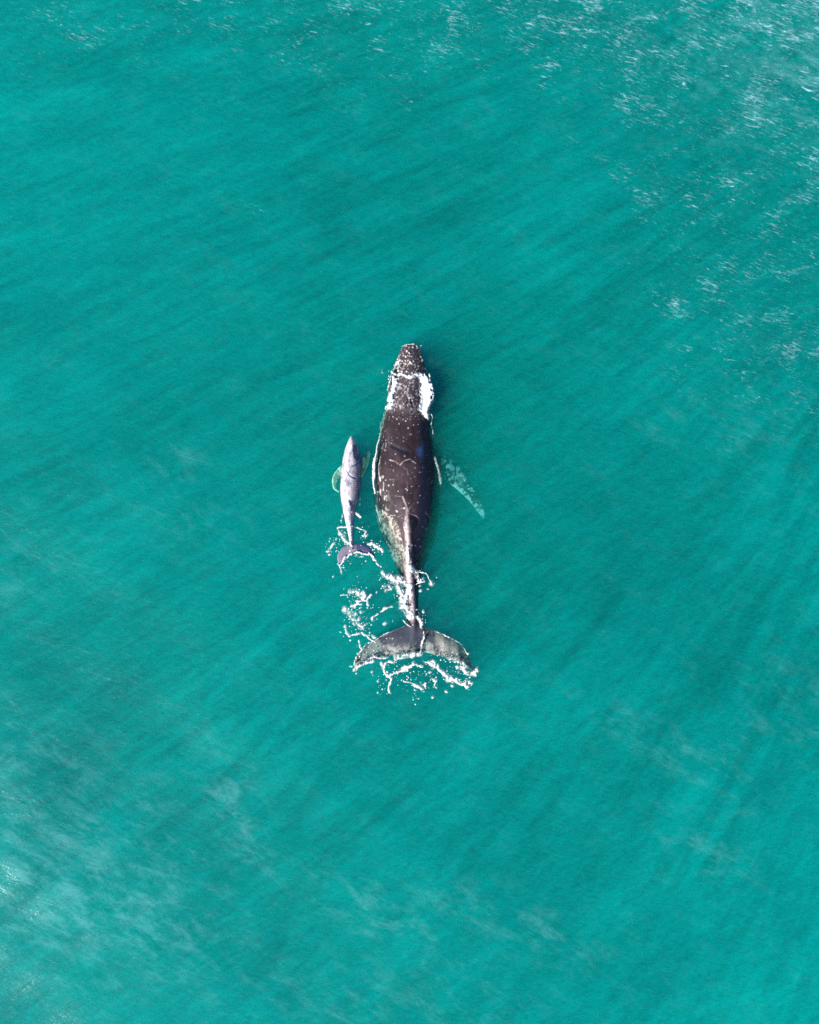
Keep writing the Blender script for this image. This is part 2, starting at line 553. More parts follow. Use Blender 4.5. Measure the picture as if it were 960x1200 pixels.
# ---- adult
def build_adult():
    rows = [  # py, left, right, top, bottom, widest
        (403.5, 476, 488, 0.10, -0.10, 0.0),
        (407, 472, 491, 0.17, -0.30, -0.02),
        (413, 469, 494, 0.23, -0.55, -0.06),
        (421, 465, 496.5, 0.28, -0.80, -0.10),
        (430, 461.5, 499, 0.31, -1.00, -0.16),
        (440, 458, 501, 0.33, -1.25, -0.24),
        (455, 455, 504, 0.36, -1.55, -0.34),
        (470, 453, 505, 0.42, -1.80, -0.42),
        (485, 450, 504, 0.44, -2.00, -0.52),
        (500, 446, 505.5, 0.44, -2.10, -0.58),
        (520, 442.5, 509, 0.45, -2.25, -0.66),
        (545, 437.5, 514, 0.47, -2.35, -0.74),
        (570, 436, 516, 0.46, -2.30, -0.78),
        (592, 438, 516, 0.40, -2.10, -0.78),
        (612, 442, 514.5, 0.30, -1.85, -0.74),
        (632, 448, 510.5, 0.18, -1.55, -0.66),
        (650, 457, 504, 0.08, -1.25, -0.56),
        (668, 465.5, 496.5, 0.02, -0.98, -0.44),
        (686, 472, 492, -0.01, -0.78, -0.34),
        (704, 476, 490.5, -0.02, -0.60, -0.26),
        (720, 478, 491, 0.02, -0.44, -0.18),
        (736, 476, 494, -0.02, -0.30, -0.15),
        (752, 477, 494, -0.06, -0.20, -0.13),
        (764, 480, 490, -0.10, -0.16, -0.13)]
    body = loft(rows, e_top=2.15, e_tail=(560, 630, 1.55))
    zL = lambda s, q: -0.15 - 0.08 * s ** 2
    zR = lambda s, q: -0.15 - 0.12 * s ** 1.5
    th = lambda s: 0.20 * (1 - s) ** 0.8 + 0.045
    left = blade([(485, 724), (474, 733), (456, 741), (438, 750), (424, 761), (415.5, 773), (414, 780), (416.5, 787)],
                 [(485, 768), (474, 766), (461, 769), (447, 772.5), (434, 775.5), (426, 780), (420, 785), (418, 788)], zL, th)
    right = blade([(485, 724), (494, 733), (510, 739), (526, 746), (540, 756), (549, 767), (554, 779), (560, 786)],
                  [(485, 768), (495, 765), (508, 768), (522, 771), (534, 775), (542, 780), (550, 786), (559, 789)], zR, th)
    # pectoral fin reaching out under water on the right
    thf = lambda s: 0.20 * (1 - s) ** 0.7 + 0.06
    fin_r = blade([(500, 520), (514, 529), (526, 535), (537, 543), (549, 559), (560, 577), (568, 592), (571.5, 605)],
                  [(497, 548), (508, 552), (519, 558), (530, 568), (541, 577), (553, 589), (562, 600), (569, 608)],
                  lambda s, q: -0.34 - 0.60 * s - 0.10 * q, thf)
    # the other one is folded down along the flank
    fin_l = blade([(456, 520), (448, 530), (444, 545), (442, 562), (443, 580), (446, 596)],
                  [(470, 540), (463, 550), (458, 562), (454, 575), (452, 588), (447, 600)],
                  lambda s, q: -1.25 - 1.9 * s, thf)
    # small dorsal fin / hump
    V, F = [], []
    for i in range(24):
        s = i / 23
        py = 598 + 26 * s
        h = 0.14 * math.sin(math.pi * s ** 1.5) ** 0.9 + 0.012
        w = 0.15 * math.sin(math.pi * min(s * 0.9 + 0.06, 1)) ** 0.7 + 0.02
        x0, y0 = W(477.2 + 2.0 * s, py)
        z0 = 0.37 - 0.14 * s
        for a in range(16):
            t = 2 * math.pi * a / 16
            V.append((x0 + w * math.cos(t), y0, z0 - 0.03 + h * math.sin(t)))
    for i in range(23):
        for a in range(16):
            F.append((i * 16 + a, i * 16 + (a + 1) % 16, (i + 1) * 16 + (a + 1) % 16, (i + 1) * 16 + a))
    F.append(tuple(range(16))[::-1]); F.append(tuple(23 * 16 + a for a in range(16)))
    me = remeshed('adult_whale', [body, left, right, fin_r, fin_l, (np.array(V), F)], 0.026, 5)

    V = verts_np(me); N = normals_np(me)
    Q = px_of(V); u, v = Q[:, 0], Q[:, 1]
    up = sstep(0.05, 0.5, N[:, 2])
    # back ridge running to the flukes, sharper towards the tail
    rx = spline([403, 470, 560, 610, 640, 668, 700, 724, 768], [482.5, 480.5, 477, 477.5, 479, 480, 483, 484.5, 485], v)
    ridge_w = np.interp(v, [403, 560, 610, 720, 770], [7, 12, 7, 3.2, 4])
    ridge_h = np.interp(v, [403, 425, 470, 520, 590, 625, 660, 710, 735, 760], [0, 0.05, 0.03, 0.01, 0.06, 0.15, 0.15, 0.12, 0.06, 0.0])
    d = ridge_h * np.exp(-((u - rx) / ridge_w) ** 2) * up
    # flanks pinch in towards the tail
    # tubercles on the snout
    hd = sstep(448, 432, v) * up + 0.45 * sstep(490, 470, v) * sstep(430, 448, v) * up
    tub = cell_spots(V, 0.14, 0.8, 31, 0.035, 0.08)
    d += 0.045 * tub * hd
    # blowhole mound with two slits
    mound = np.exp(-(((u - 480) / 8) ** 2 + ((v - 474) / 12) ** 2))
    d += 0.07 * mound * up
    for sgn in (-1, 1):
        ds = seg_dist(Q, (480 + sgn * 1.3, 468), (480 + sgn * 3.6, 477))[0]
        d -= 0.07 * np.exp(-(ds / 1.0) ** 2) * up
    # lip line of the upper jaw
    for pts in ([(470, 408), (463, 424), (458, 440), (454.5, 460), (452, 480)], [(493, 410), (498, 428), (501.5, 444), (503, 465), (502.5, 484)]):
        dj = poly_dist(Q, pts)
        d += 0.03 * np.exp(-((dj - 1.5) / 1.3) ** 2) * up - 0.04 * np.exp(-(dj / 0.9) ** 2) * sstep(-0.2, 0.2, N[:, 2])
    # skin fold behind the head
    fold = [(444, 506), (448, 514), (455, 520), (463, 524), (472, 528), (479, 530)]
    df = poly_dist(Q, fold)
    d -= 0.03 * np.exp(-(df / 2.4) ** 2) * up * (0.4 + 1.2 * fbm(V * 2, 2, 77))
    d += 0.03 * (fbm(V * 1.3, 3, 3) - 0.5) * up + 0.02 * (fbm(V * np.array([7, 4, 7]), 3, 8) - 0.5)
    # scalloped leading edges on flukes and flippers
    fl = sstep(738, 748, v)
    # serrated trailing edge is suggested by wobble in the outline
    V += N * d[:, None]
    wob = (fbm(V * np.array([4.5, 4.5, 1]), 3, 55) - 0.5)
    V[:, 1] += wob * 0.14 * sstep(752, 772, v) * sstep(6, 20, np.abs(u - 485))
    V[:, 2] += 0.05 * np.sin(u * 0.11 + 0.5) * fl
    set_co(me, V)

    # ------- colour of the hide
    P = V
    n1 = fbm(P * 1.2, 4, 21); n2 = fbm(P * np.array([5, 2.0, 5]), 4, 41); n3 = fbm(P * 14, 3, 61); n4 = fbm(P * 9, 2, 67); n5 = fbm(P * 4, 3, 69)
    base = np.array([0.020, 0.012, 0.017]); brown = np.array([0.045, 0.028, 0.035]); ink = np.array([0.006, 0.009, 0.024])
    C = base + (brown - base) * sstep(0.35, 0.65, n1)[:, None]
    C = C * (0.45 + 1.1 * n2)[:, None] * (0.7 + 0.6 * n3)[:, None]
    def mixc(C, col, a):
        return C * (1 - a[:, None]) + np.array(col) * a[:, None]
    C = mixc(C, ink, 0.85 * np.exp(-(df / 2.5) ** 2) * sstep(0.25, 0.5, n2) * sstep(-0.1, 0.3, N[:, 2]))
    # shaded side: right shoulder and right flank painted ink-dark
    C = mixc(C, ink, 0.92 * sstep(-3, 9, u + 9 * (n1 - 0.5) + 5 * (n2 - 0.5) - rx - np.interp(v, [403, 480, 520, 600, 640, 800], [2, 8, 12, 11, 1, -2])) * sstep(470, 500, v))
    pale = np.array([0.34, 0.33, 0.27]); white = np.array([0.72, 0.70, 0.68])
    # pale mottled left flank near the tail
    band = in_poly(Q, [(441, 592), (450, 600), (460, 608), (466, 618), (472, 640), (477, 655), (478, 700), (466, 690), (450, 660), (438, 620)])
    edge = poly_dist(Q, [(441, 592), (450, 600), (460, 608), (466, 618), (472, 640), (477, 655)])
    bm_ = band * sstep(0, 3, edge)
    C = mixc(C, pale, bm_ * (0.12 + 0.75 * sstep(0.46, 0.62, n3 * 0.55 + n2 * 0.45)) * sstep(700, 640, v))
    C = mixc(C, (0.5, 0.48, 0.42), 0.7 * np.exp(-(edge / 1.3) ** 2) * sstep(0.35, 0.6, n3) * (v > 598))
    # paler line on the ridge, towards the tail
    rl = np.exp(-((u - rx + 0.8) / np.interp(v, [590, 640, 700], [1.2, 2.2, 2.4])) ** 2) * sstep(588, 612, v) * sstep(735, 715, v)
    C = mixc(C, (0.62, 0.52, 0.53), 0.85 * rl * sstep(0.25, 0.55, n2 * 0.5 + n3 * 0.5))
    # little round scars and barnacles, thicker on the left flank and the head
    sp = cell_spots(P, 0.20, 0.60, 71, 0.016, 0.062)
    sp2 = cell_spots(P, 0.11, 0.36, 91, 0.012, 0.036)
    dens = 0.5 + 0.5 * sstep(0.38, 0.55, fbm(P * 0.9, 3, 101))
    topz = sstep(-0.35, 0.0, V[:, 2])
    reg = (v > 485) & (v < 735)
    C = mixc(C, (0.60, 0.54, 0.54), reg * np.maximum(sp * 0.9, sp2 * 0.75) * dens * (0.3 + 0.7 * topz) * np.where(u > 496, 0.45, 1.0))
    # longitudinal dashes on the left edge
    dash = sstep(0.60, 0.70, fbm(P * np.array([12, 3.5, 12]), 3, 131))
    C = mixc(C, (0.5, 0.5, 0.46), 0.7 * dash * np.exp(-((u - np.interp(v, [520, 560, 600], [447, 446, 450])) / 5.5) ** 2) * sstep(505, 520, v) * sstep(625, 600, v))
    # long pale scratches
    for pts, w_, a_ in ([[(457, 539), (463, 541), (469, 545), (474, 540), (480, 538), (487, 543)], 0.75, 0.85],
                        [[(463, 546), (461, 552)], 0.7, 0.6], [[(469, 545), (476, 550)], 0.4, 0.35],
                        [[(457, 562), (463, 562), (470, 559), (472, 556)], 0.6, 0.7],
                        [[(472, 582), (477, 595), (478.5, 600)], 0.9, 0.8], [[(478.5, 597), (486, 588)], 0.6, 0.8],
                        [[(466, 606), (472, 603), (480, 602), (488, 605), (492, 609)], 0.6, 0.65],
                        [[(453, 577), (462, 581), (470, 582)], 0.5, 0.35], [[(504, 568), (511, 557)], 0.5, 0.5],
                        [[(478, 545), (477, 565), (478, 580)], 0.4, 0.3], [[(452, 528), (447, 525)], 0.8, 0.5],
                        [[(456, 604), (464, 604)], 0.7, 0.6], [[(499, 601), (504, 606)], 0.5, 0.4]):
        dd = poly_dist(Q, pts)
        dd = dd + 0.9 * (n4 - 0.45)
        C = mixc(C, (0.42, 0.34, 0.36), a_ * np.exp(-(np.maximum(dd, 0) / (w_ * 0.75)) ** 2) * sstep(0.38, 0.55, n5) * sstep(-0.1, 0.3, N[:, 2]))
    # bluish smooth patch behind the right shoulder
    C = mixc(C, (0.03, 0.07, 0.20), 0.8 * np.exp(-(((u - 493) / 5) ** 2 + ((v - 528) / 7) ** 2)) * sstep(0.35, 0.6, n2))
    C = mixc(C, (0.015, 0.05, 0.16), 0.8 * np.exp(-(((u - 486) / 3.5) ** 2 + ((v - 455) / 9) ** 2)) * sstep(0.3, 0.5, n2))
    # head: pinkish and pale knobs with dark in between
    hz = sstep(489, 478, v)
    C = mixc(C, (0.06, 0.048, 0.062), 0.7 * hz)
    kn = tub * hd
    C = mixc(C, (0.60, 0.53, 0.48), np.clip(kn * 1.1, 0, 0.95) * sstep(0.3, 0.5, n3) * np.where(u > rx + 4, 0.45, 1))
    sn = cell_spots(P, 0.08, 0.85, 171, 0.016, 0.042)
    C = mixc(C, (0.66, 0.60, 0.52), sstep(446, 436, v) * sn * 0.9 * np.where(u > rx + 5, 0.35, 1.0))
    streak = sstep(0.55, 0.66, fbm(P * np.array([12, 2.6, 12]), 3, 151))
    C = mixc(C, (0.50, 0.44, 0.44), 0.6 * streak * sstep(0.35, 0.6, n3) * sstep(442, 450, v) * sstep(486, 470, v + 22 * (n5 - 0.5)))
    C = mixc(C, (0.62, 0.56, 0.54), sstep(442, 450, v) * sstep(500, 470, v) * sn * 0.75)
    # pale rim of the jaw
    rim = np.maximum(np.exp(-((u - np.interp(v, [403, 420, 440, 480, 510], [472, 466, 459, 452.5, 445])) / 1.6) ** 2), 0) * sstep(520, 500, v)
    C = mixc(C, (0.55, 0.55, 0.45), 0.75 * rim * sstep(0.40, 0.55, n3))
    # flukes: blue-grey, paler and mottled towards the trailing edge and tips
    fz = sstep(726, 736, v)
    flc = np.array([0.045, 0.050, 0.070])
    C = mixc(C, flc, fz)
    tr_ = poly_dist(Q, [(414, 786), (434, 776), (461, 769), (485, 768), (508, 768), (534, 775), (558, 789)])
    le_ = poly_dist(Q, [(474, 733), (456, 741), (438, 750), (424, 761), (415.5, 773), (414, 780)])
    le2 = poly_dist(Q, [(494, 733), (510, 739), (526, 746), (540, 756), (549, 767), (554, 779)])
    a = fz * (0.65 * sstep(18, 3, tr_) * sstep(0.42, 0.6, n3 * 0.6 + n2 * 0.4) + 0.35 * sstep(0.5, 0.7, n1) )
    C = mixc(C, (0.42, 0.44, 0.38), np.clip(a, 0, 0.9))
    C = mixc(C, (0.60, 0.60, 0.55), fz * 0.8 * np.exp(-(np.minimum(le_, le2) / 1.1) ** 2) * sstep(0.3, 0.5, n3))
    C = mixc(C, (0.5, 0.5, 0.42), fz * sstep(430, 416, u) * 0.6 * sstep(0.35, 0.6, n3))
    C = mixc(C, (0.42, 0.44, 0.38), fz * sstep(492, 500, u) * 0.45 * sstep(0.40, 0.62, n2))
    C = mixc(C, (0.6, 0.58, 0.5), fz * 0.8 * sp2)
    # flipper: dark top close to the body, white patches and white tip
    fp = (u > 517) & (v < 640)
    dfp, tfp = seg_dist(Q, (512, 540), (570, 607))
    C = mixc(C, (0.006, 0.018, 0.030), fp * 0.95)
    ed = poly_dist(Q, [(530, 568), (541, 577), (553, 589), (562, 600), (569, 608)])
    blot = sstep(0.47, 0.62, (0.55 * fbm(P * 5.0, 3, 191) + 0.45 * fbm(P * 12, 2, 195)) + 0.14 * (tfp - 0.5) + 0.12 * np.exp(-(ed / 3) ** 2) - 0.03)
    C = mixc(C, (0.20, 0.42, 0.42), fp * 0.8 * sstep(0.46, 0.6, fbm(P * 9, 2, 231)) * sstep(0.6, 0.2, tfp))
    C = mixc(C, (0.66, 0.70, 0.58), fp * np.clip(blot + 0.25 * sstep(0.6, 1, tfp), 0, 1) * (0.25 + 0.75 * sstep(0.15, 0.5, tfp)) * 0.8)
    # white belly and throat, unseen from here
    C = mixc(C, (0.55, 0.55, 0.53), sstep(-0.3, -0.85, N[:, 2]) * (v < 720) * 0.8)
    rough = 0.42 + 0.25 * n2 + 0.15 * fz
    set_color(me, C, rough)
    o = link('adult_whale', me, hide_material('dark_hide'))
    o['label'] = 'large dark barnacled adult whale, white water over its head, swimming beside the small pale calf'
    o['category'] = 'whale'
    return o


def build_calf():
    rows = [
        (511, 411.2, 413.2, 0.06, -0.06, 0.0),
        (514, 409.3, 415.0, 0.12, -0.16, 0.0),
        (519, 407.0, 417.8, 0.18, -0.30, -0.02),
        (526, 404.3, 420.6, 0.21, -0.46, -0.09),
        (534, 402.2, 422.6, 0.24, -0.56, -0.13),
        (546, 400.6, 423.2, 0.26, -0.64, -0.16),
        (560, 399.2, 422.8, 0.27, -0.68, -0.17),
        (572, 398.4, 422.4, 0.27, -0.66, -0.17),
        (582, 398.8, 420.8, 0.24, -0.62, -0.17),
        (592, 400.4, 418.2, 0.20, -0.54, -0.16),
        (602, 402.4, 416.2, 0.22, -0.42, -0.11),
        (612, 404.6, 415.0, 0.17, -0.34, -0.10),
        (622, 407.0, 414.6, 0.12, -0.27, -0.09),
        (632, 409.0, 415.0, 0.09, -0.20, -0.08),
        (640, 410.0, 416.0, 0.06, -0.13, -0.05),
        (646, 411.0, 415.0, 0.03, -0.07, -0.03)]
    body = loft(rows, 200, 64, 2.05, 2.0)
    th = lambda s: 0.085 * (1 - s) ** 0.8 + 0.035
    left = blade([(413, 633), (408, 638), (402, 641), (397.5, 646), (395.2, 652), (396, 659)],
                 [(413, 650), (409, 651), (406, 653.5), (403, 657), (400, 660), (397, 661)], lambda s, q: 0.02 - 0.02 * s, th, 60, 18)
    right = blade([(413, 633), (418, 637), (424, 637.5), (431, 640), (436, 645), (440, 652)],
                  [(413, 650), (418, 649), (424, 648.5), (430, 650), (435, 652), (439.5, 654)], lambda s, q: 0.02 - 0.04 * s, th, 60, 18)
    thf = lambda s: 0.07 * (1 - s) ** 0.7 + 0.035
    fin_l = blade([(407, 540), (400.5, 544), (394, 550), (389, 558), (388.2, 566), (390, 573), (396, 577)],
                  [(407, 554), (401, 556), (397.5, 559), (394.5, 563), (393.5, 568), (394.5, 572), (397, 576)], lambda s, q: -0.22 - 0.28 * s, thf, 60, 18)
    fin_r = blade([(416, 540), (423, 536), (428, 530), (432, 527.5), (434, 530)],
                  [(417, 562), (424, 559), (428.5, 551), (432, 542), (434, 532)], lambda s, q: -0.20 - 0.15 * s, thf, 60, 18)
    V, F = [], []
    for i in range(16):
        s = i / 15
        h = 0.10 * math.sin(math.pi * s ** 1.6) ** 0.9 + 0.01
        w = 0.05 * math.sin(math.pi * min(s * 0.9 + 0.06, 1)) ** 0.7 + 0.015
        x0, y0 = W(409.2 + 0.3 * s, 584 + 10 * s)
        for a in range(12):
            t = 2 * math.pi * a / 12
            V.append((x0 + w * math.cos(t), y0, 0.22 - 0.04 * s - 0.02 + h * math.sin(t)))
    for i in range(15):
        for a in range(12):
            F.append((i * 12 + a, i * 12 + (a + 1) % 12, (i + 1) * 12 + (a + 1) % 12, (i + 1) * 12 + a))
    F.append(tuple(range(12))[::-1]); F.append(tuple(15 * 12 + a for a in range(12)))
    me = remeshed('whale_calf', [body, left, right, fin_l, fin_r, (np.array(V), F)], 0.016, 4)
    V = verts_np(me); N = normals_np(me)
    Q = px_of(V); u, v = Q[:, 0], Q[:, 1]
    up = sstep(0.05, 0.5, N[:, 2])
    rx = spline([511, 540, 570, 600, 645], [412.3, 412, 410.3, 409.3, 413], v)
    d = np.interp(v, [511, 520, 545, 580, 600, 630, 645], [0, 0.03, 0.0, 0.02, 0.05, 0.04, 0.0]) * np.exp(-((u - rx) / np.interp(v, [511, 580, 640], [2, 4, 1.6])) ** 2) * up
    folds = [[(406.5, 551), (409, 556), (413, 559), (417, 560)], [(413, 546), (418, 544), (423, 541)]]
    dm = np.minimum(poly_dist(Q, folds[0]), poly_dist(Q, folds[1]))
    d -= 0.03 * np.exp(-(dm / 0.9) ** 2) * up
    for i in range(5):      # faint skin creases across the back
        y0 = 562 + 2.6 * i
        dc = poly_dist(Q, [(409, y0), (414, y0 + 1.5), (421, y0 + 0.5)])
        d -= 0.008 * np.exp(-(dc / 0.5) ** 2) * up
    shade_dip = in_poly(Q, [(413.3, 520), (418, 521), (419, 530), (422, 538), (419, 541), (415, 536), (413.5, 528)])
    d -= 0.02 * shade_dip * up
    d += 0.012 * (fbm(V * 3, 3, 3) - 0.5)
    V += N * d[:, None]
    set_co(me, V)
    n1 = fbm(V * 2.5, 4, 21); n2 = fbm(V * np.array([10, 4, 10]), 4, 41); n3 = fbm(V * 20, 3, 61)
    def mixc(C, col, a):
        return C * (1 - a[:, None]) + np.array(col) * a[:, None]
    C = np.tile(np.array([0.35, 0.325, 0.355]), (len(V), 1)) * (0.45 + 1.1 * n2)[:, None] * (0.7 + 0.6 * n3)[:, None]
    blue = (0.045, 0.06, 0.17)
    C = mixc(C, (0.08, 0.075, 0.15), 0.9 * sstep(0, 9, u - rx) * sstep(0.25, 0.6, n2))  # shade of the right side, painted into the hide
    C = mixc(C, blue, 0.85 * shade_dip * sstep(0.3, 0.45, n2 + 0.15))  # shadow patch right of the head, painted in blue
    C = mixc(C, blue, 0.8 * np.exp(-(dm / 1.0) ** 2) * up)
    wedge = in_poly(Q, [(408.6, 586), (413, 590), (414.5, 592), (411.5, 598), (409.8, 597)])
    C = mixc(C, blue, 0.85 * wedge)
    C = mixc(C, (0.12, 0.15, 0.30), 0.75 * sstep(0.3, 2.2, u - rx) * sstep(602, 612, v) * sstep(642, 636, v))  # painted shade right of the tail ridge
    C = mixc(C, (0.45, 0.42, 0.45), 0.6 * np.exp(-((u - rx + 2.2) / 2.0) ** 2) * sstep(575, 592, v) * sstep(640, 630, v))
    C = mixc(C, (0.40, 0.34, 0.38), 0.5 * sstep(526, 514, v))
    C = mixc(C, (0.10, 0.11, 0.17), 0.6 * sstep(0.56, 0.68, fbm(V * np.array([7, 4, 7]), 3, 211)) * (v > 522))
    C = mixc(C, (0.60, 0.57, 0.58), 0.6 * sstep(0.56, 0.66, fbm(V * np.array([9, 5, 9]), 3, 221)) * (u < rx + 2))  # pale mottling on the sunlit left only, a painted highlight
    # flukes
    fz = sstep(636, 640, v)
    C = mixc(C, (0.11, 0.10, 0.15), fz * 0.85)
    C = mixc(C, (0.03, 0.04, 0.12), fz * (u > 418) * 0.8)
    # flippers: pale below the surface
    fp = ((u < 398.5) | (u > 423.5)) & (v < 600)
    C = mixc(C, (0.10, 0.22, 0.17), fp * 1.0)
    edp = np.minimum(poly_dist(Q, [(400.5, 544), (394, 550), (389, 558), (388.2, 566), (390, 573), (396, 577)]),
                     poly_dist(Q, [(428, 530), (433, 527.5), (433.5, 534), (429, 551), (424, 559)]))
    C = mixc(C, (0.80, 0.90, 0.58), fp * np.clip(np.exp(-(edp / 1.6) ** 2) + 0.8 * sstep(0.48, 0.6, n2), 0, 1))
    set_color(me, C, 0.35 + 0.2 * n2)
    o = link('whale_calf', me, hide_material('pale_hide', 0.35))
    o['label'] = 'small pale lavender grey whale calf swimming at the left flank of the dark adult'
    o['category'] = 'whale calf'
    return o


adult = build_adult()
calf = build_calf()


# ------------------------------------------------------------------ foam
def bvh_of(o):
    me = o.data
    return BVHTree.FromPolygons([v.co.copy() for v in me.vertices], [tuple(p.vertices) for p in me.polygons])


BV = [bvh_of(adult), bvh_of(calf)]


def top_z(x, y):
    z = float(swell(np.array([x]), np.array([y]))[0]) * 0.3
    z = max(z, 0.0)
    for b in BV:
        h = b.ray_cast(Vector((x, y, 3)), Vector((0, 0, -1)))
        if h[0] is not None and h[0].z > z:
            z = h[0].z
    return z


def foam_material():
    m = bpy.data.materials.new('sea_foam')
    k = NT(m)
    out = k.n('ShaderNodeOutputMaterial')
    b = k.n('ShaderNodeBsdfPrincipled')
    tc = k.n('ShaderNodeTexCoord').outputs['Object']
    n = k.noise(tc, 22, 4, 0.6)
    r = k.n('ShaderNodeValToRGB')
    r.color_ramp.elements[0].color = (0.38, 0.46, 0.50, 1); r.color_ramp.elements[0].position = 0.34
    r.color_ramp.elements[1].color = (0.80, 0.77, 0.75, 1); r.color_ramp.elements[1].position = 0.66
    k.l(n, r.inputs[0]); k.l(r.outputs[0], b.inputs['Base Color'])
    b.inputs['Roughness'].default_value = 0.5
    bp = k.n('ShaderNodeBump', i_Strength=0.6, i_Distance=0.03)
    k.l(n, bp.inputs['Height']); k.l(bp.outputs[0], b.inputs['Normal'])
    fr = k.n('ShaderNodeAttribute', attribute_name='froth').outputs['Fac']
    n2 = k.noise(tc, 34, 3, 0.6)
    al = k.smooth(k.math('ADD', fr, k.math('MULTIPLY', k.math('SUBTRACT', n2, 0.5), 0.5)), -0.02, 0.5)
    halo = k.math('MULTIPLY', k.smooth(k.math('ADD', fr, k.math('MULTIPLY', k.math('SUBTRACT', n, 0.5), 0.8)), -0.85, 0.1), 0.24)
    al = k.math('MAXIMUM', al, halo, clamp=True)
    k.l(al, b.inputs['Alpha'])
    k.l(b.outputs[0], out.inputs['Surface'])
    return m


FOAM = foam_material()


def foam(name, label, strokes, polys=(), dots=(), drops=(), seed=0, res=0.022, lace=1.3, scale=1.15, pile=0.0, wobble=6.0):
    """strokes: (points px, radius px, strength); noise eats them into lace. dots: (px, py, r). drops: (px, py, spread, count)"""
    strokes = [(a_, r_ * 0.85, s_) for a_, r_, s_ in strokes]
    allp = [p for s in strokes for p in s[0]] + [p for q in polys for p in q[0]] + [(d[0], d[1]) for d in dots]
    A = np.array(allp, float)
    x0, y1 = W(A[:, 0].min() - 8, A[:, 1].min() - 8)
    x1, y0 = W(A[:, 0].max() + 8, A[:, 1].max() + 8)
    gx = np.arange(x0, x1, res); gy = np.arange(y0, y1, res)
    X, Y = np.meshgrid(gx, gy)
    P = np.stack([X.ravel(), Y.ravel(), np.full(X.size, seed * 3.1)], 1)
    Q = np.stack([480 + P[:, 0] * PPM, 600 - P[:, 1] * PPM], 1)
    wob = np.stack([fbm(P * 3.2, 3, seed + 1) - 0.5, fbm(P * 3.2, 3, seed + 9) - 0.5], 1) * wobble
    Qw = Q + wob
    field = np.zeros(len(P))
    for pts, r, s in strokes:
        field = np.maximum(field, s * np.clip(1.6 - poly_dist(Qw, pts) / r, 0, 1.3))
    for pts, s in polys:
        ins = in_poly(Qw, pts)
        dd = poly_dist(Qw, list(pts) + [pts[0]])
        field = np.maximum(field, s * np.where(ins, np.clip(0.6 + dd / 3.0, 0, 1.3), np.clip(0.6 - dd / 3.0, 0, 1)))
    nz = fbm(P * np.array([9, 9, 1]) * scale, 3, seed + 20)
    ridg = 1 - np.abs(fbm(P * np.array([6, 6, 1]) * scale, 2, seed + 30) - 0.5) * 5.0
    m = field - 0.55 - lace * (0.9 * (0.52 - nz) * 2.2 + 0.35 * (0.5 - ridg))
    m = np.where(field > 0.02, m, -1)
    for dx, dy, r in dots:
        dd = np.sqrt(((Qw - np.array([dx, dy])) ** 2).sum(1))
        m = np.maximum(m, 0.9 - dd / r)
    M = m.reshape(X.shape)
    T = -0.75
    keep = (M[:-1, :-1] > T) & (M[:-1, 1:] > T) & (M[1:, 1:] > T) & (M[1:, :-1] > T)
    ys, xs = np.nonzero(keep)
    vid = {}
    V, F, D = [], [], []
    nx = len(gx)
    def vert(iy, ix):
        key = (iy, ix)
        if key not in vid:
            x, y = gx[ix] + random.uniform(-.3, .3) * res, gy[iy] + random.uniform(-.3, .3) * res
            h = 0.008 + 0.06 * min(max(M[iy, ix], 0), 0.9) ** 0.6 + (random.uniform(0, 0.02) if M[iy, ix] > 0 else 0)
            z = top_z(x, y)
            if pile and 436 < 600 - y * PPM < 492:
                z = max(z, pile * min(max(M[iy, ix], 0) * 2.5, 1))
            vid[key] = len(V); D.extend([min(max(M[iy, ix], -1), 1)] * 2)
            V.append((x, y, z + h)); V.append((x, y, z - 0.03))
        return vid[key]
    cells = set(zip(ys.tolist(), xs.tolist()))
    for iy, ix in cells:
        a, b, c, d = vert(iy, ix), vert(iy, ix + 1), vert(iy + 1, ix + 1), vert(iy + 1, ix)
        F.append((a, b, c, d)); F.append((a + 1, d + 1, c + 1, b + 1))
        if (iy - 1, ix) not in cells: F.append((a, a + 1, b + 1, b))
        if (iy, ix + 1) not in cells: F.append((b, b + 1, c + 1, c))
        if (iy + 1, ix) not in cells: F.append((c, c + 1, d + 1, d))
        if (iy, ix - 1) not in cells: F.append((d, d + 1, a + 1, a))
    # airborne / scattered droplets
    ico = [(0, 0, 1), (.894, 0, .447), (.276, .851, .447), (-.724, .526, .447), (-.724, -.526, .447), (.276, -.851, .447),
           (.724, .526, -.447), (-.276, .851, -.447), (-.894, 0, -.447), (-.276, -.851, -.447), (.724, -.526, -.447), (0, 0, -1)]
    icf = [(0, 1, 2), (0, 2, 3), (0, 3, 4), (0, 4, 5), (0, 5, 1), (1, 6, 2), (2, 7, 3), (3, 8, 4), (4, 9, 5), (5, 10, 1),
           (2, 6, 7), (3, 7, 8), (4, 8, 9), (5, 9, 10), (1, 10, 6), (6, 11, 7), (7, 11, 8), (8, 11, 9), (9, 11, 10), (10, 11, 6)]
    for cx, cy, sp, n in drops:
        for _ in range(int(n * 0.65)):
            px, py = random.gauss(cx, sp), random.gauss(cy, sp)
            x, y = W(px, py)
            r = random.choice((0.010, 0.012, 0.014, 0.017, 0.021, 0.030)) * random.uniform(0.7, 1.1)
            z = top_z(x, y) + r * 0.5 + abs(random.gauss(0, 0.06))
            o = len(V)
            ex, ey = random.uniform(0.8, 1.5), random.uniform(0.8, 1.5)
            for c in ico:
                V.append((x + c[0] * r * ex, y + c[1] * r * ey, z + c[2] * r * 0.8))
            F += [(a + o, b + o, c + o) for a, b, c in icf]
    me = mesh_from(name, V, F)
    D += [0.6] * (len(V) - len(D))
    at = me.attributes.new('froth', 'FLOAT', 'POINT')
    at.data.foreach_set('value', np.array(D, np.float32))
    ob = link(name, me, FOAM)
    ob['label'] = label
    ob['kind'] = 'stuff'
